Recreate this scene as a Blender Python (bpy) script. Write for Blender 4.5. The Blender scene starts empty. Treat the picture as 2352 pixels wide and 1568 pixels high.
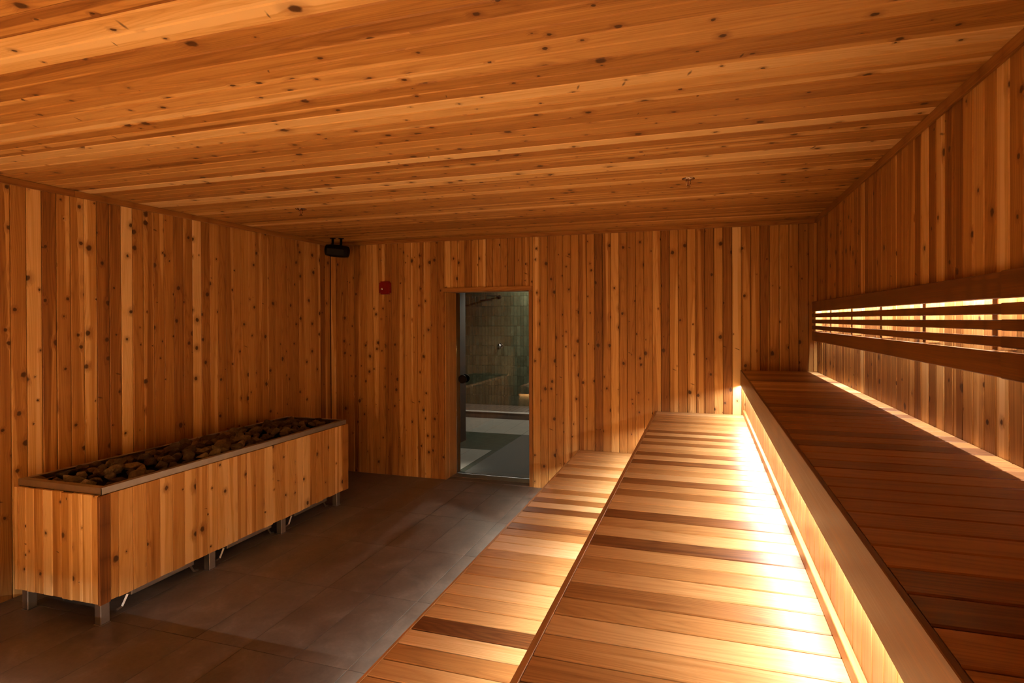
import bpy, bmesh, math, random
from mathutils import Vector, Matrix, noise as mnoise
rnd = random.Random(7)
C = bpy.context.scene.collection
scene = bpy.context.scene

# ------------------------------------------------------------------ camera
W, H = 2352, 1568
YAW, PITCH, ROLL, F, CX, CY, EYE = -0.27713, -0.00462, -0.00347, 1212.58, 1272.34, 739.58, 1.78
fw = Vector((math.sin(YAW)*math.cos(PITCH), math.cos(YAW)*math.cos(PITCH), math.sin(PITCH)))
rt = Vector((math.cos(YAW), -math.sin(YAW), 0))
up = rt.cross(fw)
r2 = rt*math.cos(ROLL) + up*math.sin(ROLL)
u2 = -rt*math.sin(ROLL) + up*math.cos(ROLL)
cd = bpy.data.cameras.new('camera'); cam = bpy.data.objects.new('camera', cd); C.objects.link(cam)
cd.sensor_width = 36; cd.lens = F/W*36
cd.shift_x = -(CX-W/2)/W; cd.shift_y = (CY-H/2)/W
cd.clip_start = .02
m = Matrix.Identity(4)
for i in range(3):
    m[i][0] = r2[i]; m[i][1] = u2[i]; m[i][2] = -fw[i]
m[2][3] = EYE
cam.matrix_world = m
scene.camera = cam

# ------------------------------------------------------------------ world, lights, exposure
wd = bpy.data.worlds.new('world'); scene.world = wd; wd.use_nodes = True
wd.node_tree.nodes['Background'].inputs[0].default_value = (0, 0, 0, 1)
vs = scene.view_settings
vs.view_transform = 'Standard'; vs.look = 'None'; vs.gamma = 1; vs.exposure = 0.0
vs.use_curve_mapping = False
LED = (1.0, .88, .78)
COOL = (1.0, .97, .86)
XL, XR, YB, YR, ZC = -4.285, .995, 5.33, -1.35, 2.703
ZL, ZM, ZU = .432, .867, 1.293
LX, MX, UX = -1.251, -.473, .331
# return of the benches behind the camera
LY, MY, UY, RX = 1.15, .35, -.45, -3.6

def area(name, a, b, width, power, color, facing):
    """rectangular lamp between points a and b, shining along facing"""
    a, b, fc = Vector(a), Vector(b), Vector(facing).normalized()
    ld = bpy.data.lights.new(name, 'AREA'); ld.shape = 'RECTANGLE'
    ld.size = (b-a).length; ld.size_y = width; ld.energy = power; ld.color = color
    o = bpy.data.objects.new(name, ld); C.objects.link(o)
    x = (b-a).normalized(); z = -fc; y = z.cross(x).normalized(); z = x.cross(y)
    mm = Matrix.Identity(4)
    for i in range(3):
        mm[i][0] = x[i]; mm[i][1] = y[i]; mm[i][2] = z[i]; mm[i][3] = (a[i]+b[i])/2
    o.matrix_world = mm
    return o
P_LED = 18.0   # watts per metre of strip
FH = .145      # height of the bench fascias
def led(name, a, b, facing, k=1.0, w=.008):
    L = (Vector(b)-Vector(a)).length
    return area(name, a, b, w, P_LED*L*k, LED, facing)
led('led_light_upper', (UX+.024, UY+.03, ZU-FH+.0045), (UX+.024, YB-.03, ZU-FH+.0045), (-.35, 0, -1), .47)
led('led_light_middle', (MX+.030, MY+.03, ZM-FH+.0045), (MX+.030, YB-.03, ZM-FH+.0045), (-.5, 0, -1), .42)
led('led_light_lower', (LX+.024, LY+.03, ZL-FH+.0045), (LX+.024, YB-.03, ZL-FH+.0045), (-.5, 0, -1), .5)
led('led_light_backrest', (.981, -1.2, 1.906), (.981, 5.08, 1.906), (.1, 0, -1), 1.1, .006)
led('led_light_return_lower', (RX, LY-.030, ZL-FH+.006), (LX, LY-.030, ZL-FH+.006), (0, .12, -1), .5)
led('led_light_return_middle', (RX, MY-.036, ZM-FH+.006), (MX, MY-.036, ZM-FH+.006), (0, .12, -1), 1.6)
led('led_light_return_upper', (RX, UY-.030, ZU-FH+.006), (UX, UY-.030, ZU-FH+.006), (0, .12, -1), 2.5)
def spot(name, loc, to, power, color, deg, blend=.5, size=.04):
    ld = bpy.data.lights.new(name, 'SPOT'); ld.energy = power; ld.color = color
    ld.spot_size = math.radians(deg); ld.spot_blend = blend; ld.shadow_soft_size = size
    o = bpy.data.objects.new(name, ld); C.objects.link(o); o.location = loc
    o.rotation_euler = (Vector(to)-Vector(loc)).to_track_quat('-Z', 'Y').to_euler()
spot('shower_light_left', (-3.02, 7.9, 2.55), (-3.02, 7.9, 0), 170, COOL, 150, .7)
spot('shower_light_right', (-2.75, 8.5, 2.55), (-2.75, 8.5, 0), 75, COOL, 150, .7)
spot('shower_light_wash', (-2.85, 9.12, 2.55), (-3.35, 9.6, 1.85), 120, COOL, 120, .9, .02)
spot('shower_light_low', (-2.87, 5.745, .30), (-2.83, 5.75, 0), 6, COOL, 120, .8, .02)

# ------------------------------------------------------------------ materials
def nodes(name):
    mt = bpy.data.materials.new(name); mt.use_nodes = True
    nt = mt.node_tree; b = nt.nodes['Principled BSDF']
    return mt, nt, b
class G:
    """small helper to write node graphs"""
    def __init__(s, nt): s.nt = nt
    def n(s, t, **k):
        x = s.nt.nodes.new(t)
        for a, v in k.items(): setattr(x, a, v)
        return x
    def put(s, sock, v):
        if hasattr(v, 'is_output'): s.nt.links.new(v, sock)
        else: sock.default_value = v
    def m(s, op, a, b=0.0, c=0.0, clamp=False):
        x = s.n('ShaderNodeMath', operation=op); x.use_clamp = clamp
        s.put(x.inputs[0], a); s.put(x.inputs[1], b); s.put(x.inputs[2], c)
        return x.outputs[0]
    def xyz(s, a, b, c):
        x = s.n('ShaderNodeCombineXYZ')
        for i, v in enumerate((a, b, c)): s.put(x.inputs[i], v)
        return x.outputs[0]
    def sep(s, v):
        x = s.n('ShaderNodeSeparateXYZ'); s.put(x.inputs[0], v); return x.outputs
    def noise(s, v, scale=1.0, detail=2.0, rough=.5, dist=0.0):
        x = s.n('ShaderNodeTexNoise'); s.put(x.inputs['Vector'], v)
        x.inputs['Scale'].default_value = scale; x.inputs['Detail'].default_value = detail
        x.inputs['Roughness'].default_value = rough; x.inputs['Distortion'].default_value = dist
        return x.outputs[0]
    def step(s, v, lo, hi):
        x = s.n('ShaderNodeMapRange', interpolation_type='SMOOTHSTEP')
        s.put(x.inputs[0], v); s.put(x.inputs[1], lo); s.put(x.inputs[2], hi)
        return x.outputs[0]
    def mix(s, f, a, b, mode='MIX'):
        x = s.n('ShaderNodeMix', data_type='RGBA', blend_type=mode)
        s.put(x.inputs[0], f); s.put(x.inputs[6], a); s.put(x.inputs[7], b)
        return x.outputs[2]
    def ramp(s, f, stops):
        x = s.n('ShaderNodeValToRGB'); e = x.color_ramp.elements
        while len(e) < len(stops): e.new(.5)
        for el, (p, c) in zip(e, stops): el.position = p; el.color = (*c, 1)
        s.put(x.inputs[0], f); return x.outputs[0]
    def attr(s, name):
        x = s.n('ShaderNodeAttribute', attribute_type='OBJECT', attribute_name=name); return x.outputs['Fac']
    def bump(s, h, strength, dist):
        x = s.n('ShaderNodeBump'); x.inputs['Strength'].default_value = strength
        x.inputs['Distance'].default_value = dist; s.put(x.inputs['Height'], h); return x.outputs[0]

def wood(name, knots=True, rough=.5, sap=True, dull=1.0, spec=.3, blue=1.0):
    mt, nt, b = nodes(name); g = G(nt)
    tc = g.n('ShaderNodeTexCoord').outputs['Object']
    u, w, v = g.sep(tc)
    seed = g.attr('seed'); tone = g.attr('tone')
    v2 = g.m('ADD', v, g.m('MULTIPLY', seed, 61.7))
    u2_ = g.m('ADD', u, g.m('MULTIPLY', seed, 17.3))
    # knots
    if knots:
        vo = g.n('ShaderNodeTexVoronoi', voronoi_dimensions='2D', feature='F1')
        g.put(vo.inputs['Vector'], g.xyz(u2_, g.m('MULTIPLY', v2, .8), 0)); vo.inputs['Scale'].default_value = 6.0
        wob = g.noise(g.xyz(u2_, v2, seed), 48, 2)
        d = g.m('MULTIPLY', vo.outputs['Distance'], .1667)
        d = g.m('ADD', d, g.m('MULTIPLY', g.m('SUBTRACT', wob, .5), .014))
        cr = g.sep(vo.outputs['Color'])
        r = g.m('MULTIPLY_ADD', g.m('POWER', cr[0], 1.7), .0150, .0045)
        on_ = g.m('GREATER_THAN', cr[1], .14)
        # spike knots: cut lengthwise, so they run across the board
        vo2 = g.n('ShaderNodeTexVoronoi', voronoi_dimensions='2D', feature='F1')
        g.put(vo2.inputs['Vector'], g.xyz(g.m('ADD', g.m('MULTIPLY', u2_, .30), g.m('MULTIPLY', v2, .10)), g.m('ADD', v2, g.m('MULTIPLY', u, .35)), 0))
        vo2.inputs['Scale'].default_value = 3.0
        d2 = g.m('ADD', g.m('MULTIPLY', vo2.outputs['Distance'], .333), g.m('MULTIPLY', g.m('SUBTRACT', wob, .5), .008))
        c2 = g.sep(vo2.outputs['Color'])
        spike = g.m('MULTIPLY', g.m('GREATER_THAN', c2[1], .15), g.m('SUBTRACT', 1.0, g.step(d2, .0015, g.m('MULTIPLY_ADD', c2[0], .006, .0035))))
        kn = g.m('MULTIPLY', on_, g.m('SUBTRACT', 1.0, g.step(d, g.m('MULTIPLY', r, .55), g.m('MULTIPLY', r, 1.15))))
        kn = g.m('MAXIMUM', kn, g.m('MULTIPLY', spike, .85))
        halo = g.m('MULTIPLY', on_, g.m('SUBTRACT', 1.0, g.step(d, g.m('MULTIPLY', r, .9), g.m('MULTIPLY', r, 3.2))))
        bend = g.m('MULTIPLY', halo, .012)
    else:
        bend = 0.0
    ug = g.m('ADD', u2_, bend)
    # grain: fine streaks, and broad cathedral figure
    fine = g.noise(g.xyz(g.m('MULTIPLY', ug, 260), g.m('MULTIPLY', w, 200), g.m('MULTIPLY', v2, 3.0)), 1, 3, .6)
    med = g.noise(g.xyz(g.m('MULTIPLY', ug, 42), g.m('MULTIPLY', w, 30), g.m('MULTIPLY', v2, .8)), 1, 2, .5, .4)
    warp = g.noise(g.xyz(g.m('MULTIPLY', u2_, 9), seed, g.m('MULTIPLY', v2, .55)), 1, 1)
    ph = g.m('ADD', g.m('MULTIPLY', ug, 90), g.m('MULTIPLY', warp, 60))
    ring = g.m('POWER', g.m('ABSOLUTE', g.m('SINE', ph)), .6)
    t = g.m('ADD', tone, g.m('MULTIPLY', g.m('SUBTRACT', med, .5), .30))
    t = g.m('ADD', t, g.m('MULTIPLY', g.m('SUBTRACT', fine, .5), .40))
    t = g.m('ADD', t, g.m('MULTIPLY', g.m('SUBTRACT', ring, .6), .13))
    if sap:
        sp = g.noise(g.xyz(g.m('MULTIPLY', ug, 15), g.m('MULTIPLY', seed, 3.1), g.m('MULTIPLY', v2, .28)), 1, .5)
        t = g.m('ADD', t, g.m('MULTIPLY', g.step(sp, .62, .66), .30))
        dk = g.noise(g.xyz(g.m('MULTIPLY', ug, 11), g.m('MULTIPLY', seed, 5.1), g.m('MULTIPLY', v2, .5)), 1, 1)
        t = g.m('SUBTRACT', t, g.m('MULTIPLY', g.step(dk, .64, .72), .16))
    col = g.ramp(t, [(0.0, (.12, .044, .012*blue)), (.22, (.27, .115, .028*blue)), (.5, (.48, .250, .070*blue)),
                     (.78, (.68, .425, .155*blue)), (1.0, (.83, .60, .29*blue))])
    if knots:
        col = g.mix(g.m('MULTIPLY', halo, .42), col, (.22, .085, .028, 1))
        col = g.mix(g.m('MULTIPLY', kn, .92), col, (.055, .022, .009, 1))
    if dull != 1.0:
        col = g.mix(1.0, col, (dull, dull, dull, 1), 'MULTIPLY')
    g.put(b.inputs['Base Color'], col)
    g.put(b.inputs['Roughness'], g.m('MULTIPLY_ADD', fine, .2, rough-.1))
    b.inputs['Specular IOR Level'].default_value = spec
    g.put(b.inputs['Normal'], g.bump(fine, .12, .002))
    return mt
knotty = wood('knotty_cedar')
clear = wood('clear_cedar', knots=False, sap=False, rough=.38, spec=.5, blue=1.15)
trimw = wood('cedar_trim', knots=False, sap=False)

def plain(name, col, rough=.5, metal=0.0, spec=.5, bumps=None, vary=0.0, vscale=8.0):
    mt, nt, b = nodes(name); g = G(nt)
    tc = g.n('ShaderNodeTexCoord').outputs['Object']
    n1 = g.noise(tc, vscale, 4, .6)
    c = g.mix(g.m('MULTIPLY', n1, vary*2), (*col, 1), (*[x*.45 for x in col], 1))
    g.put(b.inputs['Base Color'], c)
    g.put(b.inputs['Roughness'], g.m('MULTIPLY_ADD', n1, .15, rough-.07))
    b.inputs['Metallic'].default_value = metal; b.inputs['Specular IOR Level'].default_value = spec
    if bumps: g.put(b.inputs['Normal'], g.bump(g.noise(tc, bumps[0], 4, .6), bumps[1], bumps[2]))
    return mt
def rock_mat():
    mt, nt, b = nodes('heater_rock'); g = G(nt)
    tc = g.n('ShaderNodeTexCoord').outputs['Object']; seed = g.attr('seed')
    x, y, z = g.sep(tc); p = g.xyz(g.m('ADD', x, g.m('MULTIPLY', seed, 40)), y, z)
    a = g.noise(p, 2.2, 5, .65); c = g.noise(p, 9, 4, .7)
    f = g.m('ADD', g.m('MULTIPLY', a, .6), g.m('MULTIPLY', c, .35))
    f = g.m('ADD', f, g.m('MULTIPLY', g.m('SUBTRACT', g.m('FRACT', g.m('MULTIPLY', seed, 7.7)), .5), .5))
    g.put(b.inputs['Base Color'], g.ramp(f, [(.2, (.030, .020, .013)), (.5, (.14, .10, .060)), (.8, (.36, .27, .155))]))
    b.inputs['Roughness'].default_value = .85
    g.put(b.inputs['Normal'], g.bump(c, .6, .15))
    return mt
backing = plain('dark_backing', (.045, .018, .008), .8)
steel = plain('satin_steel', (.52, .50, .47), .42, 1.0, vary=.25, vscale=20)
chrome = plain('chrome', (.8, .8, .8), .12, 1.0)
bronze = plain('sprinkler_metal', (.55, .45, .38), .25, 1.0)
black = plain('black_plastic', (.004, .004, .004), .5, spec=.12)
grout = plain('grout', (.30, .27, .235), .9)
void_dark = plain('dark_void', (.006, .005, .004), .9)
red = plain('red_plastic', (.22, .003, .005), .3, spec=.6)
ledmat = plain('led_channel', (.75, .73, .7), .5, .3)
mat_dark = plain('dark_mat', (.055, .052, .045), .8, bumps=(300, .3, .002), vary=.3, vscale=90)
greenstone = plain('green_stone', (.065, .075, .052), .35, bumps=(14, .35, .01), vary=.9, vscale=5)
paletile = plain('pale_floor_tile', (.24, .225, .20), .35, vary=.2, vscale=4)
deckm = plain('shower_deck', (.10, .078, .060), .5, vary=.3, vscale=12)
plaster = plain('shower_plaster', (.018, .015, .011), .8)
rockm = rock_mat()

def floor_tile_mat():
    mt, nt, b = nodes('grey_brown_floor_tile'); g = G(nt)
    tc = g.n('ShaderNodeTexCoord').outputs['Object']; seed = g.attr('seed')
    x, y, z = g.sep(tc)
    p = g.xyz(g.m('ADD', x, g.m('MULTIPLY', seed, 31)), g.m('ADD', y, g.m('MULTIPLY', seed, 17)), 0)
    a = g.noise(p, 5, 6, .62, .6); c = g.noise(p, 45, 4, .7)
    f = g.m('ADD', g.m('MULTIPLY', a, .75), g.m('MULTIPLY', c, .25))
    col = g.ramp(f, [(.3, (.085, .070, .056)), (.55, (.155, .130, .105)), (.75, (.235, .205, .175))])
    g.put(b.inputs['Base Color'], col)
    g.put(b.inputs['Roughness'], g.m('MULTIPLY_ADD', a, .35, .28))
    b.inputs['Specular IOR Level'].default_value = .5
    g.put(b.inputs['Normal'], g.bump(c, .08, .002))
    return mt
ftile = floor_tile_mat()

def zellige():
    mt, nt, b = nodes('glazed_green_tile'); g = G(nt)
    tc = g.n('ShaderNodeTexCoord').outputs['Object']; seed = g.attr('seed')
    x, y, z = g.sep(tc)
    p = g.xyz(g.m('ADD', x, g.m('MULTIPLY', seed, 9.3)), y, g.m('ADD', z, g.m('MULTIPLY', seed, 5.7)))
    a = g.noise(p, 14, 3, .6)
    f = g.m('ADD', g.m('MULTIPLY', a, .65), g.m('MULTIPLY', g.m('FRACT', g.m('MULTIPLY', seed, 7.77)), .28))
    g.put(b.inputs['Base Color'], g.ramp(f, [(.15, (.032, .032, .018)), (.5, (.060, .062, .037)), (.85, (.10, .105, .066))]))
    b.inputs['Roughness'].default_value = .07
    b.inputs['Specular IOR Level'].default_value = .7
    g.put(b.inputs['Normal'], g.bump(g.noise(p, 34, 3, .6), .55, .01))
    return mt
ztile = zellige()

def glassmat():
    mt = bpy.data.materials.new('tinted_glass'); mt.use_nodes = True; nt = mt.node_tree; g = G(nt)
    nt.nodes.remove(nt.nodes['Principled BSDF'])
    tr = g.n('ShaderNodeBsdfTransparent'); tr.inputs[0].default_value = (.84, .82, .77, 1)
    gl = g.n('ShaderNodeBsdfGlossy'); gl.inputs['Roughness'].default_value = 0.0
    fr = g.n('ShaderNodeFresnel'); fr.inputs['IOR'].default_value = 1.6
    mx = g.n('ShaderNodeMixShader')
    g.put(mx.inputs[0], fr.outputs[0]); g.put(mx.inputs[1], tr.outputs[0]); g.put(mx.inputs[2], gl.outputs[0])
    g.put(nt.nodes['Material Output'].inputs[0], mx.outputs[0])
    return mt
glass = glassmat()

# ------------------------------------------------------------------ mesh helpers
def new_obj(name, me, parent=None, loc=(0, 0, 0), mat=None, tone=.5, seed=None):
    o = bpy.data.objects.new(name, me); C.objects.link(o)
    if mat is not None and me is not None and not me.materials: me.materials.append(mat)
    o.location = loc
    if parent: o.parent = parent
    o['tone'] = float(tone); o['seed'] = float(rnd.random() if seed is None else seed)
    return o
def tag(o, label=None, cat=None, group=None, kind=None):
    for k, v in (('label', label), ('category', cat), ('group', group), ('kind', kind)):
        if v: o[k] = v
    return o
def empty(name, loc=(0, 0, 0)):
    o = bpy.data.objects.new(name, None); C.objects.link(o); o.location = loc
    o.empty_display_size = .1
    return o
def done(bm, name):
    bmesh.ops.recalc_face_normals(bm, faces=bm.faces)
    me = bpy.data.meshes.new(name); bm.to_mesh(me); bm.free(); return me
def bbox(bm, x0, x1, y0, y1, z0, z1, bev=0.0):
    r = bmesh.ops.create_cube(bm, size=1.0)
    for v in r['verts']:
        v.co = Vector((x0+(v.co.x+.5)*(x1-x0), y0+(v.co.y+.5)*(y1-y0), z0+(v.co.z+.5)*(z1-z0)))
    if bev:
        es = list({e for v in r['verts'] for e in v.link_edges})
        bmesh.ops.bevel(bm, geom=es, offset=bev, segments=1, affect='EDGES')
def box(name, x0, x1, y0, y1, z0, z1, mat, parent=None, bev=0.0, tone=.5, seed=None, along=None):
    """a box; with along='x'/'y'/'z' its local z axis runs that way so wood grain follows it"""
    ax = {'x': 0, 'y': 1, 'z': 2}.get(along, 2)
    d = [x1-x0, y1-y0, z1-z0]; c = Vector(((x0+x1)/2, (y0+y1)/2, (z0+z1)/2))
    if along == 'x': lx, ly, lz = d[2], d[1], d[0]; R = Matrix.Rotation(math.pi/2, 4, 'Y')
    elif along == 'y': lx, ly, lz = d[0], d[2], d[1]; R = Matrix.Rotation(-math.pi/2, 4, 'X')
    else: lx, ly, lz = d; R = Matrix.Identity(4)
    bm = bmesh.new(); bbox(bm, -lx/2, lx/2, -ly/2, ly/2, -lz/2, lz/2, min(bev, min(lx, ly, lz)*.45))
    o = new_obj(name, done(bm, name), None, (0, 0, 0), mat, tone, seed)
    o.matrix_world = Matrix.Translation(c) @ R
    if parent: o.parent = parent; o.matrix_parent_inverse = Matrix.Translation(-parent.location)
    return o
_pm = {}
def plank_mesh(w, t, L, mat, ch=.0042, name='plank'):
    """board, front face at y=-t, long axis z (0..L), long edges chamfered"""
    key = (round(w, 4), round(t, 4), round(L, 4), mat.name, ch)
    if key in _pm: return _pm[key]
    bm = bmesh.new()
    prof = [(-w/2, 0), (w/2, 0), (w/2, -t+ch), (w/2-ch, -t), (-w/2+ch, -t), (-w/2, -t+ch)]
    a = [bm.verts.new((x, y, 0)) for x, y in prof]; b_ = [bm.verts.new((x, y, L)) for x, y in prof]
    bm.faces.new(a); bm.faces.new(b_[::-1])
    for i in range(6):
        j = (i+1) % 6; bm.faces.new((a[i], a[j], b_[j], b_[i]))
    me = done(bm, name); me.materials.append(mat); _pm[key] = me
    return me
def plank(parent, origin, out, along, w, t, L, mat, tone, ch=.0042, name='plank', seed=None):
    """origin: middle of the board's back face at its start; out: outward normal; along: grain direction"""
    me = plank_mesh(w, t, L, mat, ch, name)
    y = -Vector(out); z = Vector(along); x = y.cross(z)
    mm = Matrix.Identity(4)
    for i in range(3):
        mm[i][0] = x[i]; mm[i][1] = y[i]; mm[i][2] = z[i]; mm[i][3] = origin[i]
    o = new_obj(name, me, None, tone=tone, seed=seed)
    o.matrix_world = mm
    if parent: o.parent = parent; o.matrix_parent_inverse = Matrix.Translation(-parent.location)
    return o
def tube(bm, pts, r, seg=10, caps=True):
    rings = []; pts = [Vector(p) for p in pts]
    for i, p in enumerate(pts):
        t = (pts[min(i+1, len(pts)-1)]-pts[max(i-1, 0)]).normalized()
        a = Vector((0, 0, 1)) if abs(t.z) < .9 else Vector((1, 0, 0))
        x = t.cross(a).normalized(); y = t.cross(x)
        rr = r[i] if isinstance(r, (list, tuple)) else r
        rings.append([bm.verts.new(p+x*math.cos(k*2*math.pi/seg)*rr+y*math.sin(k*2*math.pi/seg)*rr) for k in range(seg)])
    for a, b_ in zip(rings, rings[1:]):
        for k in range(seg): bm.faces.new((a[k], a[(k+1) % seg], b_[(k+1) % seg], b_[k]))
    if caps: bm.faces.new(rings[0][::-1]); bm.faces.new(rings[-1])
def lathe(bm, prof, seg=24, M=None):
    rings = []
    for r, z in prof:
        rings.append([bm.verts.new((max(r, 1e-4)*math.cos(k*2*math.pi/seg), max(r, 1e-4)*math.sin(k*2*math.pi/seg), z)) for k in range(seg)])
    for a, b_ in zip(rings, rings[1:]):
        for k in range(seg): bm.faces.new((a[k], a[(k+1) % seg], b_[(k+1) % seg], b_[k]))
    bm.faces.new(rings[0][::-1]); bm.faces.new(rings[-1])
    if M: bmesh.ops.transform(bm, matrix=M, verts=bm.verts)
def smooth(o):
    for p in o.data.polygons: p.use_smooth = True
    return o
def rt_(lo=.30, hi=.58):
    t = rnd.uniform(lo-.04, hi+.04); k = rnd.random()
    if k < .12: t += .26
    elif k < .27: t -= .18
    return t

PW = .0838; PT = .016; GAP = .0024
# ================================================================== SETTING
# ---- left wall
wl = box('wall_left', XL-.12, XL-PT-.001, YR-.1, YB+.12, -.05, ZC+.06, backing); tag(wl, kind='structure')
lt = {-3: .3, -2: .35, -1: .3, 0: .38, 1: .8, 2: .2, 3: .36, 4: .4, 5: .55, 6: .2, 7: .25, 8: .93, 9: .38, 10: .28, 11: .36,
      12: .42, 13: .28, 14: .30, 15: .84, 16: .28, 17: .55, 18: .36, 19: .30, 20: .45, 21: .5, 22: .56, 23: .36, 24: .4, 25: .34}
for k in range(-44, 37):
    y0 = 2.309+k*PW; y1 = min(y0+PW, YB-.002)
    if y1-y0 < .01: continue
    plank(wl, (XL-PT, (y0+y1)/2, 0), (1, 0, 0), (0, 0, 1), y1-y0-GAP, PT, ZC, knotty, lt.get(k, rt_()))
# ---- right wall
wr = box('wall_right', XR+PT+.001, XR+.14, YR-.1, YB+.12, -.05, ZC+.06, backing); tag(wr, kind='structure')
k = 0; y1 = YB
while y1 > YR:
    y0 = max(y1-PW, YR)
    t = rt_(.22, .5)
    if 2.62 < (y0+y1)/2 < 2.76: t = .72
    if 2.45 < (y0+y1)/2 < 2.60: t = .2
    plank(wr, (XR+PT, (y0+y1)/2, 0), (-1, 0, 0), (0, 0, 1), y1-y0-GAP, PT, ZC, knotty, t)
    y1 -= PW
# ---- back wall with the door opening
OL, OR, OZ = -2.773, -1.795, 2.093
bm = bmesh.new()
bbox(bm, XL-.1, OL-.022, YB+PT+.001, YB+.37, -.05, ZC+.06)
bbox(bm, OR+.045, XR+.12, YB+PT+.001, YB+.37, -.05, ZC+.06)
bbox(bm, OL-.022, OR+.045, YB+PT+.001, YB+.37, OZ+.022, ZC+.06)
wb = new_obj('wall_back', done(bm, 'wall_back'), None, (0, 0, 0), backing); tag(wb, kind='structure')
def back_plank(x0, x1, z0, z1, t):
    if x1-x0 > .008: plank(wb, ((x0+x1)/2, YB+PT, z0), (0, -1, 0), (0, 0, 1), x1-x0-GAP, PT, z1-z0, knotty, t)
x1 = -2.790
for k in range(20):
    x0 = max(x1-PW, XL); t = rt_(.28, .5); t = {0: .25, 1: .3, 3: .22, 4: .5, 5: .55, 7: .3, 8: .25, 10: .42, 12: .4}.get(k, t)
    back_plank(x0, x1, 0, ZC, t); x1 -= PW
    if x1 < XL+.01: break
bt = {0: .55, 1: .4, 2: .42, 3: .36, 4: .42, 5: .42, 6: .2, 7: .42, 8: .14, 9: .35, 10: .68, 11: .36, 12: .34, 13: .35, 14: .42,
      15: .4, 16: .2, 17: .5, 18: .35, 19: .55, 20: .22, 21: .25, 22: .55, 23: .22, 24: .95, 25: .35, 26: .4, 27: .22, 28: .5, 29: .45,
      30: .38, 31: .3, 32: .35}
x0 = -1.753
for k in range(40):
    x1 = min(x0+PW, XR)
    back_plank(x0, x1, 0, ZC, bt.get(k, rt_())); x0 += PW
    if x0 > XR-.01: break
x0 = -2.790
while x0 < -1.757:
    x1 = min(x0+PW, -1.754); back_plank(x0, x1, 2.10, ZC, rt_(.25, .42)); x0 += PW
# ---- rear wall (behind the camera, seen in the glass)
wrr = box('wall_rear', XL-.1, XR+.1, YR-.14, YR-PT-.001, -.05, ZC+.06, backing); tag(wrr, kind='structure')
x0 = XL
while x0 < XR-.01:
    x1 = min(x0+PW, XR)
    plank(wrr, ((x0+x1)/2, YR-PT, 0), (0, 1, 0), (0, 0, 1), x1-x0-GAP, PT, ZC, knotty, rt_()); x0 += PW
# ---- ceiling
ce = box('ceiling', XL-.1, XR+.1, YR-.1, YB+.1, ZC+PT+.001, ZC+.12, backing); tag(ce, kind='structure')
ct = {0: .88, 8: 1.0, 13: .95, 14: .86, -3: .62, -4: .60, 10: .5, -7: .3, -1: .36, -2: .38, 5: .55}
for k in range(-41, 41):
    y0 = 2.013+k*PW; y1 = y0+PW
    if y1 < YR: continue
    y0 = max(y0, YR); y1 = min(y1, YB)
    if y1-y0 < .01: continue
    plank(ce, (XL, (y0+y1)/2, ZC+PT), (0, 0, -1), (1, 0, 0), y1-y0-GAP, PT, XR-XL, knotty, ct.get(k, rt_(.38, .54)))
# ---- ceiling trims, corner batten
def trim(n, *a, along, tone=.22):
    o = box(n, *a, trimw, along=along, bev=.002, tone=tone); tag(o, kind='structure'); return o
trim('trim_1', XL, XL+.018, YR, 2.66, ZC-.045, ZC-.0005, along='y')
trim('trim_2', XL, XL+.018, 2.662, YB-.018, ZC-.045, ZC-.0005, along='y', tone=.25)
trim('trim_3', XR-.018, XR, YR, YB-.018, ZC-.045, ZC-.0005, along='y', tone=.25)
trim('trim_4', XL+.0, XR, YB-.018, YB, ZC-.045, ZC-.0005, along='x', tone=.25)
trim('trim_5', XR-.028, XR-.001, YB-.024, YB-.001, ZU+.002, ZC-.046, along='z', tone=.5)
# ---- doorway: header trim, jambs, reveal boards
trim('trim_6', -2.790, -1.755, YB-.016, YB+.24, OZ, OZ+.046, along='x', tone=.30)
trim('trim_7', OR, -1.7555, YB-.001, YB+.37, 0, OZ-.001, along='z', tone=.20)
jl = box('trim_8', OL-.020, OL-.012, YB+PT+.002, YB+.36, 0, OZ-.001, backing); tag(jl, kind='structure')
for a, b_, t in ((0.001, .085, .42), (.085, .27, .38), (.27, .365, .30)):
    plank(jl, (OL-.012, YB+(a+b_)/2, 0), (1, 0, 0), (0, 0, 1), b_-a-.001, .012, OZ-.002, trimw, t, ch=.004)
# ---- sauna floor, tile by tile
fl = box('floor', XL-.1, XR+.1, YR-.1, YB+.02, -.08, -.0035, grout); tag(fl, kind='structure')
TX, TY = .335, .677
bmt = bmesh.new(); bbox(bmt, -TX/2+.0015, TX/2-.0015, -TY/2+.0015, TY/2-.0015, -.0022, .0012, .0006)
tile_me = done(bmt, 'tile'); tile_me.materials.append(ftile)
for i in range(-3, 7):
    xa = -3.425+(i)*TX
    for j in range(-6, 6):
        ya = 2.29+j*TY
        x0, x1, y0, y1 = max(xa, XL), xa+TX, max(ya, YR), min(ya+TY, YB)
        if x1-x0 < .03 or y1-y0 < .03 or x1 > -1.05: continue
        if (x1-x0 > TX-.002 and y1-y0 > TY-.002):
            o = new_obj('tile', tile_me, fl, ((x0+x1)/2, (y0+y1)/2, -.0012))
            o.matrix_parent_inverse = Matrix.Translation(-fl.location)
        else:
            bm = bmesh.new(); hx, hy = (x1-x0)/2-.0015, (y1-y0)/2-.0015
            bbox(bm, -hx, hx, -hy, hy, -.0022, .0012, .0006)
            o = new_obj('tile', done(bm, 'tile'), fl, ((x0+x1)/2, (y0+y1)/2, -.0012), ftile)
            o.matrix_parent_inverse = Matrix.Translation(-fl.location)

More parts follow.
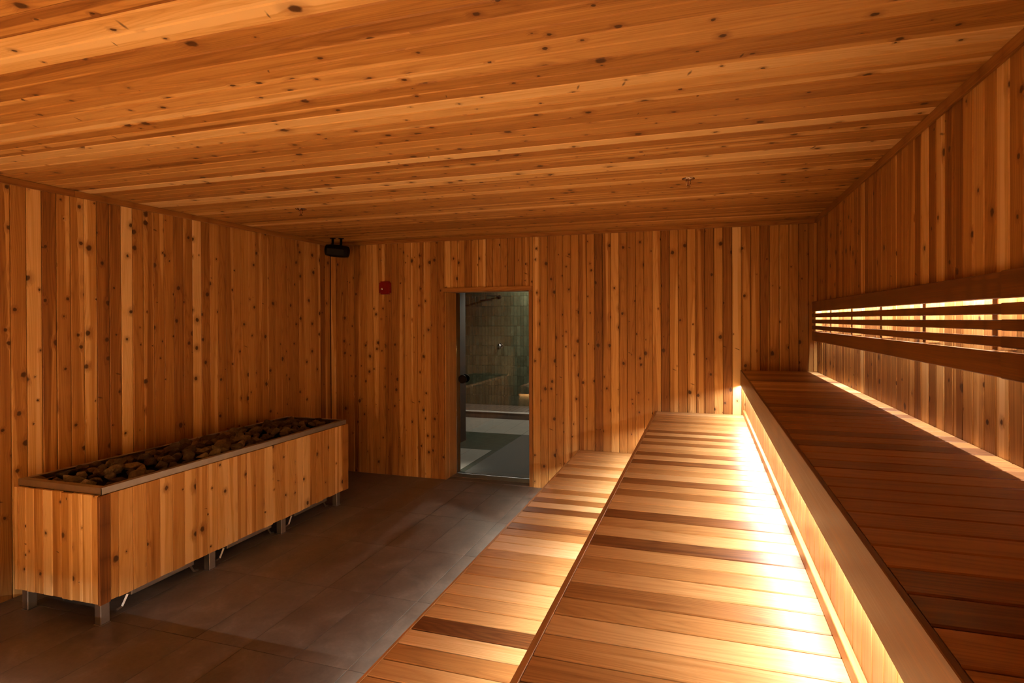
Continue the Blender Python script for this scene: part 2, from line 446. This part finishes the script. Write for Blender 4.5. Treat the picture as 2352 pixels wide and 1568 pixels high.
# ================================================================== SHOWER ROOM BEHIND THE GLASS
SY, SXL, SXR, SZ = 9.6, -5.6, -.6, 2.62
sf = box('floor_shower', SXL-.1, SXR+.1, YB+.02, SY+.1, -.09, -.012, grout); tag(sf, kind='structure')
box('threshold_strip', OL, OR, 5.455, 5.60, -.0115, .002, steel, sf, bev=.001)
box('threshold_plate', OL, OR, YB+.021, 5.452, -.0115, -.001, ftile, sf, bev=.001)
box('stone_slab', SXL, -2.712, 6.70, 7.72, -.0115, -.001, greenstone, sf, bev=.002)
box('stone_slab', -2.79, -2.712, 5.605, 6.698, -.0115, -.001, greenstone, sf, bev=.002)
for k in range(9):
    x1 = -2.793-k*.30
    box('tile', max(x1-.297, SXL), x1, 5.72, 6.697, -.0115, 0, paletile, sf, bev=.001)
for k in range(16):
    x0 = SXL+k*.32
    for y0, y1 in ((7.723, 8.31), (8.313, 8.868)):
        box('tile', x0+.0015, min(x0+.3185, SXR), y0, y1, -.0115, 0, paletile, sf, bev=.001)
box('tile', -1.50, SXR, 5.72, 7.72, -.0115, 0, paletile, sf, bev=.001)
mt_ = box('floor_mat', -2.706, -1.505, 5.612, 7.715, -.0115, .004, mat_dark, None, bev=.002)
tag(mt_, 'large dark charcoal mat lying inside the shower room beyond the glass door', 'mat')
st = box('floor_step', SXL, SXR, 8.885, SY, -.0115, .105, deckm, None, bev=.003); tag(st, kind='structure')
box('step_edge', SXL, SXR, 8.866, 8.884, .108, .129, ledmat, st, bev=.001)
x0 = SXL
while x0 < SXR-.05:
    box('slat', x0, x0+.082, 8.886, SY-.02, .106, .126, deckm, st, bev=.003); x0 += .09
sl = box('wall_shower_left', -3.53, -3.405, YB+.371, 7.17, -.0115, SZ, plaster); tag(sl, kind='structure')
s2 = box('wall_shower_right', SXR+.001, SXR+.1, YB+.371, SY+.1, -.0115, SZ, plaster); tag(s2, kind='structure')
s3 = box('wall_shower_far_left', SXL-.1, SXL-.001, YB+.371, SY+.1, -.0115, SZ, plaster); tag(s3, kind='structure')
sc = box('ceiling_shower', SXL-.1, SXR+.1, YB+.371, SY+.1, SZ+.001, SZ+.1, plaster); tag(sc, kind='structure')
sw = box('wall_shower_back', SXL-.1, SXR+.1, SY+.013, SY+.1, -.0115, SZ, grout); tag(sw, kind='structure')
TWd, THt = .0665, .193
bm = bmesh.new(); bbox(bm, -TWd/2+.0018, TWd/2-.0018, -.006, .006, -THt/2+.0018, THt/2-.0018, .0015)
zt = done(bm, 'wall_tile'); zt.materials.append(ztile)
nrows = 13; rest = bmesh.new()
for r_ in range(nrows):
    zc_ = 2.240-THt*11+THt*(r_+.5)
    if zc_+THt/2 > SZ or zc_-THt/2 < .10: continue
    ncol = int((SXR-SXL)/TWd)
    for c_ in range(ncol):
        xc = SXL+TWd*(c_+.5)
        rx, rz = rnd.gauss(0, .008), rnd.gauss(0, .010)
        if -4.75 < xc < -3.10:
            o = new_obj('wall_tile', zt, sw, (xc, SY+.006, zc_)); o.rotation_euler = (rx, 0, rz)
            o.matrix_parent_inverse = Matrix.Translation(-sw.location)
        else:
            n0 = len(rest.verts); bbox(rest, -TWd/2+.001, TWd/2-.001, -.006, .006, -THt/2+.001, THt/2-.001)
            rest.verts.ensure_lookup_table()
            bmesh.ops.transform(rest, matrix=Matrix.Translation((xc, SY+.006, zc_)) @ Matrix.Rotation(rz, 4, 'Z') @ Matrix.Rotation(rx, 4, 'X'), verts=rest.verts[n0:])
o = new_obj('wall_tiling', done(rest, 'wall_tiling'), sw, (0, 0, 0), ztile); o['kind'] = 'stuff'
o.matrix_parent_inverse = Matrix.Translation(-sw.location)
# shower head on its arm
SHX, SHY, SHZ = -3.83, SY, 2.225
sh = empty('rain_shower', (SHX, SHY, SHZ))
tag(sh, 'black round rain shower head on a short arm high on the green tiled wall', 'shower')
bm = bmesh.new(); lathe(bm, [(.035, 0), (.035, .012), (.02, .018)], 20, Matrix.Rotation(math.pi/2, 4, 'X'))
smooth(new_obj('wall_flange', done(bm, 'f'), sh, (0, 0, 0), black))
bm = bmesh.new(); tube(bm, [(0, -.01, 0), (-.03, -.10, .02), (-.14, -.28, .02), (-.155, -.30, .01), (-.155, -.30, -.06)], .011)
smooth(new_obj('arm', done(bm, 'a'), sh, (0, 0, 0), black))
bm = bmesh.new(); lathe(bm, [(.0, .025), (.03, .02), (.115, .006), (.12, 0), (.118, -.006), (.0, -.008)], 28)
smooth(new_obj('spray_plate', done(bm, 's'), sh, (-.155, -.30, -.075), black))
kn = empty('shower_control', (-3.82, SY, 1.277))
tag(kn, 'round chrome shower control knob on the green tiled wall', 'knob')
bm = bmesh.new(); lathe(bm, [(.052, 0), (.052, .008), (.045, .012)], 28, Matrix.Rotation(math.pi/2, 4, 'X'))
smooth(new_obj('escutcheon', done(bm, 'e'), kn, (0, 0, 0), chrome))
bm = bmesh.new(); lathe(bm, [(.026, .012), (.030, .04), (.024, .055), (.001, .058)], 24, Matrix.Rotation(math.pi/2, 4, 'X'))
bbox(bm, -.006, .006, -.062, -.05, 0, .045, .002)
smooth(new_obj('lever', done(bm, 'l'), kn, (0, 0, 0), chrome))
# glass door
GY = 5.588
dr = box('door_1', OL+.004, OR-.004, GY, GY+.008, .008, OZ-.004, glass); tag(dr, kind='structure')
for s, nm in ((-1, 'knob'), (1, 'knob')):
    bm = bmesh.new(); lathe(bm, [(.012, 0), (.012, .022), (.048, .026), (.050, .034), (.048, .046), (.040, .050), (.0, .051)], 32,
                            Matrix.Translation((-2.675, GY if s < 0 else GY+.008, 1.10)) @ Matrix.Rotation(math.pi/2*(1 if s < 0 else -1), 4, 'X'))
    o = smooth(new_obj('knob', done(bm, 'knob'), dr, (0, 0, 0), black)); o.matrix_parent_inverse = dr.matrix_world.inverted()
for z in (.28, 1.86):
    box('hinge', OR-.040, OR+.0, GY-.008, GY+.016, z, z+.09, black, dr, bev=.002)

# ================================================================== BENCHES
SW = .1053; ST = .030
low_t = {}; mid_t = {}; up_t = {}
for i, t in enumerate([.5, .6, .38, .78, .02, .66, .66, .74, .68, .52, .6, .55, .9, .82, .48, .18, .62, .72, .12, .85, .28, .8, .38, .8, .72, .68,
                       .35, .8, .66, .42, .75, .6, .7, .72, .6]): low_t[i-1] = t
for i, t in enumerate([.42, .52, .66, .5, .38, .62, .52, .6, .22, .66, .55, .25, .7, .72, .4, .6, .3, .72, .55, .62, .25, .7, .3, .62, .7, .35, .66,
                       .3, .72, .3, .62, .55, .6, .4, .6, .52, .6]): mid_t[i] = (t-.5)*1.3+.46
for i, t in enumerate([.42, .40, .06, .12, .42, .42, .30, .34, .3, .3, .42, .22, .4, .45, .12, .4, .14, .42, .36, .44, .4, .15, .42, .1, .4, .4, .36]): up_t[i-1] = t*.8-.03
def bench(name, label, x_front, x_slat, x_back, z, y_seam, y_end, tones, pitch, ft):
    """slatted bench along the right side; the slats run across it"""
    r = empty(name, (x_front, YB, 0)); tag(r, label, 'bench')
    k = int((y_end-y_seam)/pitch)-1
    while True:
        y0 = y_seam+k*pitch; y1 = min(y0+pitch, YB-.002); k += 1
        if y1 <= y_end: continue
        y0 = max(y0, y_end)
        if y0 > YB-.02: break
        plank(r, (x_slat, (y0+y1)/2, z-ST), (0, 0, 1), (1, 0, 0), y1-y0-.0060, ST, x_back-x_slat, clear,
              tones.get(k-1, rt_(.3, .66)), ch=.0032, name='slat')
    box('seam_shade_sheet', x_slat+.01, x_back-.03, y_end+.01, YB-.01, z-ST-.006, z-ST-.001, void_dark, r)  # added dark sheet under the slats, blocks light so the seams look shaded
    box('front_board', x_front, x_slat-.0015, y_end, YB-.001, z-FH, z+.001, clear, r, bev=.002, tone=ft, along='y', seed=.3)
    return r
lb = bench('lower_bench', 'lowest tier of cedar slat bench beside the tiled floor', LX, -1.2345, MX+.075, ZL, 1.728, LY, low_t, .1051, .5)
mb = bench('middle_bench', 'middle tier of cedar slat bench, glowing white along its right edge', MX, -.4505, UX+.040, ZM, 1.259, MY, mid_t, .1056, .34)
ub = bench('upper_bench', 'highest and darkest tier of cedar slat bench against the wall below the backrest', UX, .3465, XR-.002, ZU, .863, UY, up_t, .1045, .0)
def riser(parent, x, z0, z1, y0, ph, tone=(.4, .62)):
    o = box('riser_backing', x+.013, x+.030, y0, YB-.001, z0, z1, backing, parent)
    k = -80
    while True:
        a = ph+k*PW; k += 1
        b_ = min(a+PW, YB-.002); a = max(a, y0)
        if b_ < y0+.01: continue
        if a > YB-.015: break
        plank(parent, (x+.012, (a+b_)/2, z0), (-1, 0, 0), (0, 0, 1), b_-a-GAP, .012, z1-z0, clear, rnd.uniform(*tone), name='riser_plank')
riser(ub, .375, ZM+.001, ZU-ST-.001, UY+.04, 1.468)
riser(mb, MX+.080, ZL+.001, ZM-ST-.001, MY+.04, 1.44)
riser(lb, LX+.12, .001, ZL-ST-.001, LY+.06, 1.44)
box('foot_rail', .3715-.018, .3745, UY+.04, YB-.002, ZM+.001, ZM+.045, clear, ub, bev=.002, tone=.45, along='y')
# parts of the benches that turn the corner behind the camera (seen only in the glass)
def ret(parent, x1, yf, yb, z, z0):
    box('return_deck', RX, x1, yb, yf-.018, z-ST, z, clear, parent, bev=.002, tone=.5, along='x')
    box('return_front_board', RX, x1, yf-.018, yf, z-FH, z+.001, clear, parent, bev=.002, tone=.45, along='x')
    box('return_riser', RX, x1, yf-.075, yf-.055, z0, z-ST-.001, knotty, parent, bev=.002, tone=.45, along='z')
    box('return_end_board', RX-.02, RX-.001, yb, yf-.03, .001, z, knotty, parent, bev=.002, tone=.3, along='z')
ret(lb, -1.2345, LY-.001, MY-.06, ZL, .001)
ret(mb, -.4505, MY-.001, UY-.06, ZM, ZL+.001)
ret(ub, XR-.002, UY-.001, YR+.001, ZU, ZM+.001)
# aluminium LED channels under the bench fronts
def channel(label, x0, x1, y0, y1, z, par=None):
    o = box('led_strip', x0, x1, y0, y1, z+.0035, z+.0115, ledmat, None, bev=.001); tag(o, label, 'light strip')
channel('thin strip light hidden under the front edge of the highest bench', UX+.0175, UX+.0325, UY+.03, YB-.02, ZU-FH+.003)
channel('thin strip light hidden under the front edge of the middle bench', MX+.0235, MX+.0385, MY+.03, YB-.02, ZM-FH+.003)
channel('thin strip light hidden under the front edge of the lowest bench', LX+.0175, LX+.0325, LY+.03, YB-.02, ZL-FH+.003)

# ================================================================== BACKREST
BX = .920; br = empty('backrest', (BX, 5.12, 1.58))
tag(br, 'dark slatted wooden backrest on the wall, lit from behind', 'backrest')
JY = 2.022; YE = 5.125
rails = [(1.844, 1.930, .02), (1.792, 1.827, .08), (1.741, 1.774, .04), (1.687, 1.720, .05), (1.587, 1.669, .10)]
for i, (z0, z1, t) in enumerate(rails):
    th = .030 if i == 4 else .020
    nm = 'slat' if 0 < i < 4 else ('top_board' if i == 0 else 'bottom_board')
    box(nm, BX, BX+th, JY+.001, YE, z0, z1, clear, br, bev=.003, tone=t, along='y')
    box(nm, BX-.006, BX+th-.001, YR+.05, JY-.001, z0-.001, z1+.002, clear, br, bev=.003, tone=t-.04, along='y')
box('top_cap', BX+.0205, XR-.001, YR+.05, YE, 1.916, 1.929, clear, br, bev=.001, tone=.15, along='y')
for y in [5.101, 4.509, 3.905, 3.303, 2.708, 2.113, 1.925, 1.33, .73, .13, -.47, -1.07]:
    box('batten', BX+.0205, XR-.001, y-.019, y+.019, 1.672, 1.902, clear, br, bev=.002, tone=.25, along='z')
# thin strip light behind the top board
o = box('led_strip', .973, .990, YR+.1, 5.08, 1.9075, 1.915, ledmat, None, bev=.001)
tag(o, 'thin strip light hidden behind the top board of the backrest', 'light strip')

# ================================================================== SAUNA HEATER
HX0, HX1, HY0, HY1, HZ0, HZ1 = -4.10, -3.37, 2.212, 4.435, .132, .764
ht = empty('sauna_heater', ((HX0+HX1)/2, (HY0+HY1)/2, 0))
tag(ht, 'long cedar clad sauna heater trough on steel legs beside the wall', 'heater')
# long face: boards at the measured seams
seams = [2.274, 2.322, 2.405, 2.489, 2.573, 2.657, 2.741, 2.825, 2.909, 2.993, 3.077, 3.161, 3.245, 3.329, 3.413, 3.497, 3.581, 3.665, 3.749, 3.833,
         3.917, 4.001, 4.085, 4.169, 4.253, 4.305, 4.362]
tl = [.45, .62, .55, .38, .66, .42, .56, .42, .62, .66, .56, .36, .48, .5, .82, .46, .42, .58, .56, .80, .36, .4, .4, .5, .46, .40]
for a, b_, t in zip(seams, seams[1:], tl):
    dz = rnd.uniform(-.004, .004)
    plank(ht, (HX1-.018, (a+b_)/2, HZ0+dz), (1, 0, 0), (0, 0, 1), b_-a-.001, .015, HZ1-HZ0-dz, knotty, t+.14)
box('corner_board', HX1-.017, HX1+.001, HY0, 2.273, HZ0-.004, HZ1, trimw, ht, bev=.003, tone=.06, along='z')
box('corner_board', HX1-.017, HX1+.001, 4.363, HY1, HZ0-.004, HZ1, trimw, ht, bev=.003, tone=.34, along='z')
xs = [-4.10, -4.058, -3.995, -3.925, -3.845, -3.765, -3.69, -3.60, -3.515, -3.44, HX1-.018]
te = [.42, .55, .70, .45, .88, .42, .40, .55, .52, .55]
for a, b_, t in zip(xs, xs[1:], te):
    plank(ht, ((a+b_)/2, HY0+.019, HZ0+rnd.uniform(-.003, .003)), (0, -1, 0), (0, 0, 1), b_-a-.001, .015, HZ1-HZ0, knotty, t+.10)
for k in range(9):
    a = HX0+k*.0811
    plank(ht, (a+.04, HY1-.019, HZ0), (0, 1, 0), (0, 0, 1), .080, .015, HZ1-HZ0, knotty, rt_())
for k in range(26):
    a = HY0+.02+k*.0838
    if a+.0838 < HY1-.02: plank(ht, (HX0+.018, a+.042, HZ0), (-1, 0, 0), (0, 0, 1), .0826, .015, HZ1-HZ0, knotty, rt_())
# steel trough: inner box, rim
bm = bmesh.new(); e = .0205
bbox(bm, HX0+e, HX0+e+.003, HY0+e, HY1-e, .14, .766); bbox(bm, HX1-e-.003, HX1-e, HY0+e, HY1-e, .14, .766)
bbox(bm, HX0+e+.003, HX1-e-.003, HY0+e, HY0+e+.003, .14, .766); bbox(bm, HX0+e+.003, HX1-e-.003, HY1-e-.003, HY1-e, .14, .766)
bbox(bm, HX0+e+.003, HX1-e-.003, HY0+e+.003, HY1-e-.003, .655, .66)
o = new_obj('steel_liner', done(bm, 'liner'), ht, (0, 0, 0), void_dark); o.matrix_parent_inverse = Matrix.Translation(-ht.location)
bm = bmesh.new(); ri, ro, rz0, rz1 = .036, .010, .7665, .803
X0, X1, Y0, Y1 = HX0+ro, HX1-ro-.004, HY0+ro+.012, HY1-ro
# angle profile: vertical outer skirt and flat top flange
bbox(bm, X0, X0+.003, Y0, Y1, rz0, rz1); bbox(bm, X1-.003, X1, Y0, Y1, rz0, rz1)
bbox(bm, X0, X1, Y0, Y0+.003, rz0, rz1); bbox(bm, X0, X1, Y1-.003, Y1, rz0, rz1)
bbox(bm, X0, X0+ri, Y0, Y1, rz1, rz1+.003); bbox(bm, X1-ri, X1, Y0, Y1, rz1, rz1+.003)
bbox(bm, X0+ri, X1-ri, Y0, Y0+ri, rz1, rz1+.003); bbox(bm, X0+ri, X1-ri, Y1-ri, Y1, rz1, rz1+.003)
o = new_obj('steel_rim', done(bm, 'rim'), ht, (0, 0, 0), steel); o.matrix_parent_inverse = Matrix.Translation(-ht.location)
for y in (2.231, 2.935, 3.60, 4.29):
    for x in (HX1-.072, HX0+.04):
        lo = box('leg', x, x+.05, y, y+.05, .004, HZ0+.06, steel, ht, bev=.003)
        box('foot_plate', x-.004, x+.054, y-.004, y+.054, -.0005, .0035, steel, lo, bev=.001)
for y0, y1 in ((2.431, 2.852), (3.117, 3.539), (3.794, 4.201)):
    tr = box('heating_unit', HX0+.14, -3.43, y0, y1, .076, .126, steel, ht, bev=.004)
    for y, s in ((y0-.01, -1), (y1+.01, 1)):
        for x in (-3.47, HX0+.17):
            bm = bmesh.new()
            tube(bm, [(x, y-.015*s, .076), (x, y+.018*s, .016), (x, y+.050*s, .008)], .008, 4)
            o = new_obj('splayed_foot', done(bm, 'foot'), tr, (0, 0, 0), steel); o.matrix_parent_inverse = tr.matrix_world.inverted()
# ---- stones
stones = []
for k in range(12):
    bm = bmesh.new()
    q = random.Random(100+k)
    sx, sy, sz = q.uniform(.9, 1.2), q.uniform(.7, 1.0), q.uniform(.5, .75)
    for i in range(15):
        d = Vector((q.gauss(0, 1), q.gauss(0, 1), q.gauss(0, 1))).normalized()*q.uniform(.86, 1.04)
        bm.verts.new((d.x*sx, d.y*sy, d.z*sz))
    r_ = bmesh.ops.convex_hull(bm, input=bm.verts)
    bmesh.ops.delete(bm, geom=[v for v in bm.verts if not v.link_faces], context='VERTS')
    bmesh.ops.bevel(bm, geom=list(bm.edges), offset=.035, segments=1, affect='EDGES')
    me = done(bm, 'heater_stone'); me.materials.append(rockm); stones.append(me)
pts = []
q = random.Random(5)
tries = 0
ix0, ix1, iy0, iy1 = X0+.075, X1-.075, Y0+.075, Y1-.075
while tries < 40000 and len(pts) < 270:
    tries += 1
    r_ = q.uniform(.036, .066)*(1.2 if q.random() < .12 else 1)
    x, y = q.uniform(ix0-.01, ix1+.01), q.uniform(iy0-.01, iy1+.01)
    if all((x-a)**2+(y-b_)**2 > ((r_+c_)*.77)**2 for a, b_, c_, _ in pts): pts.append((x, y, r_, 0))
for i, (x, y, r_, _) in enumerate(pts):
    edge = min(x-X0, X1-x, y-Y0, Y1-y)
    z = .778+min(.026, max(0, edge-.06)*.22)+q.uniform(-.022, .020)
    o = new_obj('heater_stone', stones[i % 12], None, (x, y, z))
    o.scale = (r_, r_, r_*1.0); o.rotation_euler = (q.uniform(-.5, .5), q.uniform(-.5, .5), q.uniform(0, 6.28))
    al_ = 'at the near end,' if y < Y0+.74 else ('at the far end,' if y > Y1-.74 else 'in the middle,')
    ac_ = 'by the room side rim' if x > X1-.20 else ('by the wall side rim' if x < X0+.20 else 'along its centre line')
    tag(o, 'rough dark rock in the heater trough %s %s' % (al_, ac_), 'stone', 'heater rocks %s %s' % (al_, ac_))
    o['seed'] = q.random()
print('stones', len(pts))

# ================================================================== SMALL THINGS ON WALLS AND CEILING
# fire alarm call point
al = empty('fire_alarm', (-3.526, YB, 2.152)); tag(al, 'small red fire alarm box on the back wall left of the door', 'alarm')
bm = bmesh.new(); bbox(bm, -.066, .066, -.045, -.001, -.074, .074)
bmesh.ops.bevel(bm, geom=[e_ for e_ in bm.edges if abs(e_.verts[0].co.y-e_.verts[1].co.y) > .01], offset=.016, segments=4, affect='EDGES')
bmesh.ops.bevel(bm, geom=[e_ for e_ in bm.edges if e_.verts[0].co.y < -.044 and e_.verts[1].co.y < -.044], offset=.006, segments=2, affect='EDGES')
new_obj('case', done(bm, 'case'), al, (0, 0, 0), red)
bm = bmesh.new(); bbox(bm, .018, .052, -.052, -.0452, -.060, .060, .003)
new_obj('side_panel', done(bm, 'sp'), al, (0, 0, 0), red)
bm = bmesh.new(); lathe(bm, [(.014, 0), (.014, .006), (.010, .010), (.004, .016), (.0, .016)], 8, Matrix.Translation((-.026, -.045, -.012)) @ Matrix.Rotation(math.pi/2, 4, 'X'))
new_obj('strobe', done(bm, 'st'), al, (0, 0, 0), chrome)
# sprinklers
def sprinkler(x, y, label, rot):
    s = empty('sprinkler', (x, y, ZC)); s.rotation_euler.z = rot; tag(s, label, 'sprinkler', 'fire sprinklers on the ceiling')
    bm = bmesh.new(); lathe(bm, [(.0, -.0005), (.043, -.0005), (.042, -.004), (.030, -.009), (.014, -.012), (.0, -.013)], 28)
    smooth(new_obj('ceiling_plate', done(bm, 'cp'), s, (0, 0, 0), bronze))
    bm = bmesh.new()
    for sg in (-1, 1): tube(bm, [(sg*.012, 0, -.011), (sg*.016, 0, -.022), (sg*.015, 0, -.032), (sg*.004, 0, -.047)], .0024, 8)
    tube(bm, [(0, 0, -.045), (0, 0, -.052)], .005, 10)
    smooth(new_obj('frame_arms', done(bm, 'fa'), s, (0, 0, 0), bronze))
    bm = bmesh.new(); tube(bm, [(0, 0, -.012), (0, 0, -.046)], .0022, 8)
    smooth(new_obj('glass_bulb', done(bm, 'gb'), s, (0, 0, 0), red))
    bm = bmesh.new(); lathe(bm, [(.0, -.052), (.014, -.053), (.014, -.0545), (.0, -.0545)], 16)
    new_obj('deflector', done(bm, 'df'), s, (0, 0, 0), bronze)
sprinkler(-.098, 3.579, 'small metal fire sprinkler on the ceiling above the middle bench', .3)
sprinkler(-3.203, 3.629, 'small metal fire sprinkler on the ceiling above the heater', .2)
# loudspeaker hung in the corner
SX, SYk, SZk = -3.945, 5.02, 2.556
sp = empty('speaker', (SX, SYk, SZk)); sp.rotation_euler.z = .42; tag(sp, 'black barrel shaped loudspeaker hanging from the ceiling in the corner', 'speaker')
bm = bmesh.new()
prof = [(.0, -.128), (.040, -.127), (.060, -.118), (.068, -.07), (.070, 0), (.068, .07), (.060, .118), (.040, .127), (.0, .128)]
lathe(bm, prof, 28, Matrix.Rotation(.09, 4, 'Y') @ Matrix.Rotation(math.pi/2, 4, 'Y'))
smooth(new_obj('cabinet', done(bm, 'cab'), sp, (0, 0, 0), black))
bm = bmesh.new()
bbox(bm, -.095, .095, -.078, -.062, -.040, .040, .006)
o = new_obj('grille', done(bm, 'gr'), sp, (0, 0, 0), black); o.rotation_euler = (.25, .09, 0)
for x in (-.06, .03):
    bm = bmesh.new(); tube(bm, [(x, .02, .05), (x+.005, .03, .09), (x+.005, .03, ZC-SZk-.001)], .013, 10)
    lathe_z = ZC-SZk
    tube(bm, [(x+.005, .03, lathe_z-.007), (x+.005, .03, lathe_z-.0008)], .030, 14)
    smooth(new_obj('bracket_pipe', done(bm, 'bp'), sp, (0, 0, 0), black))
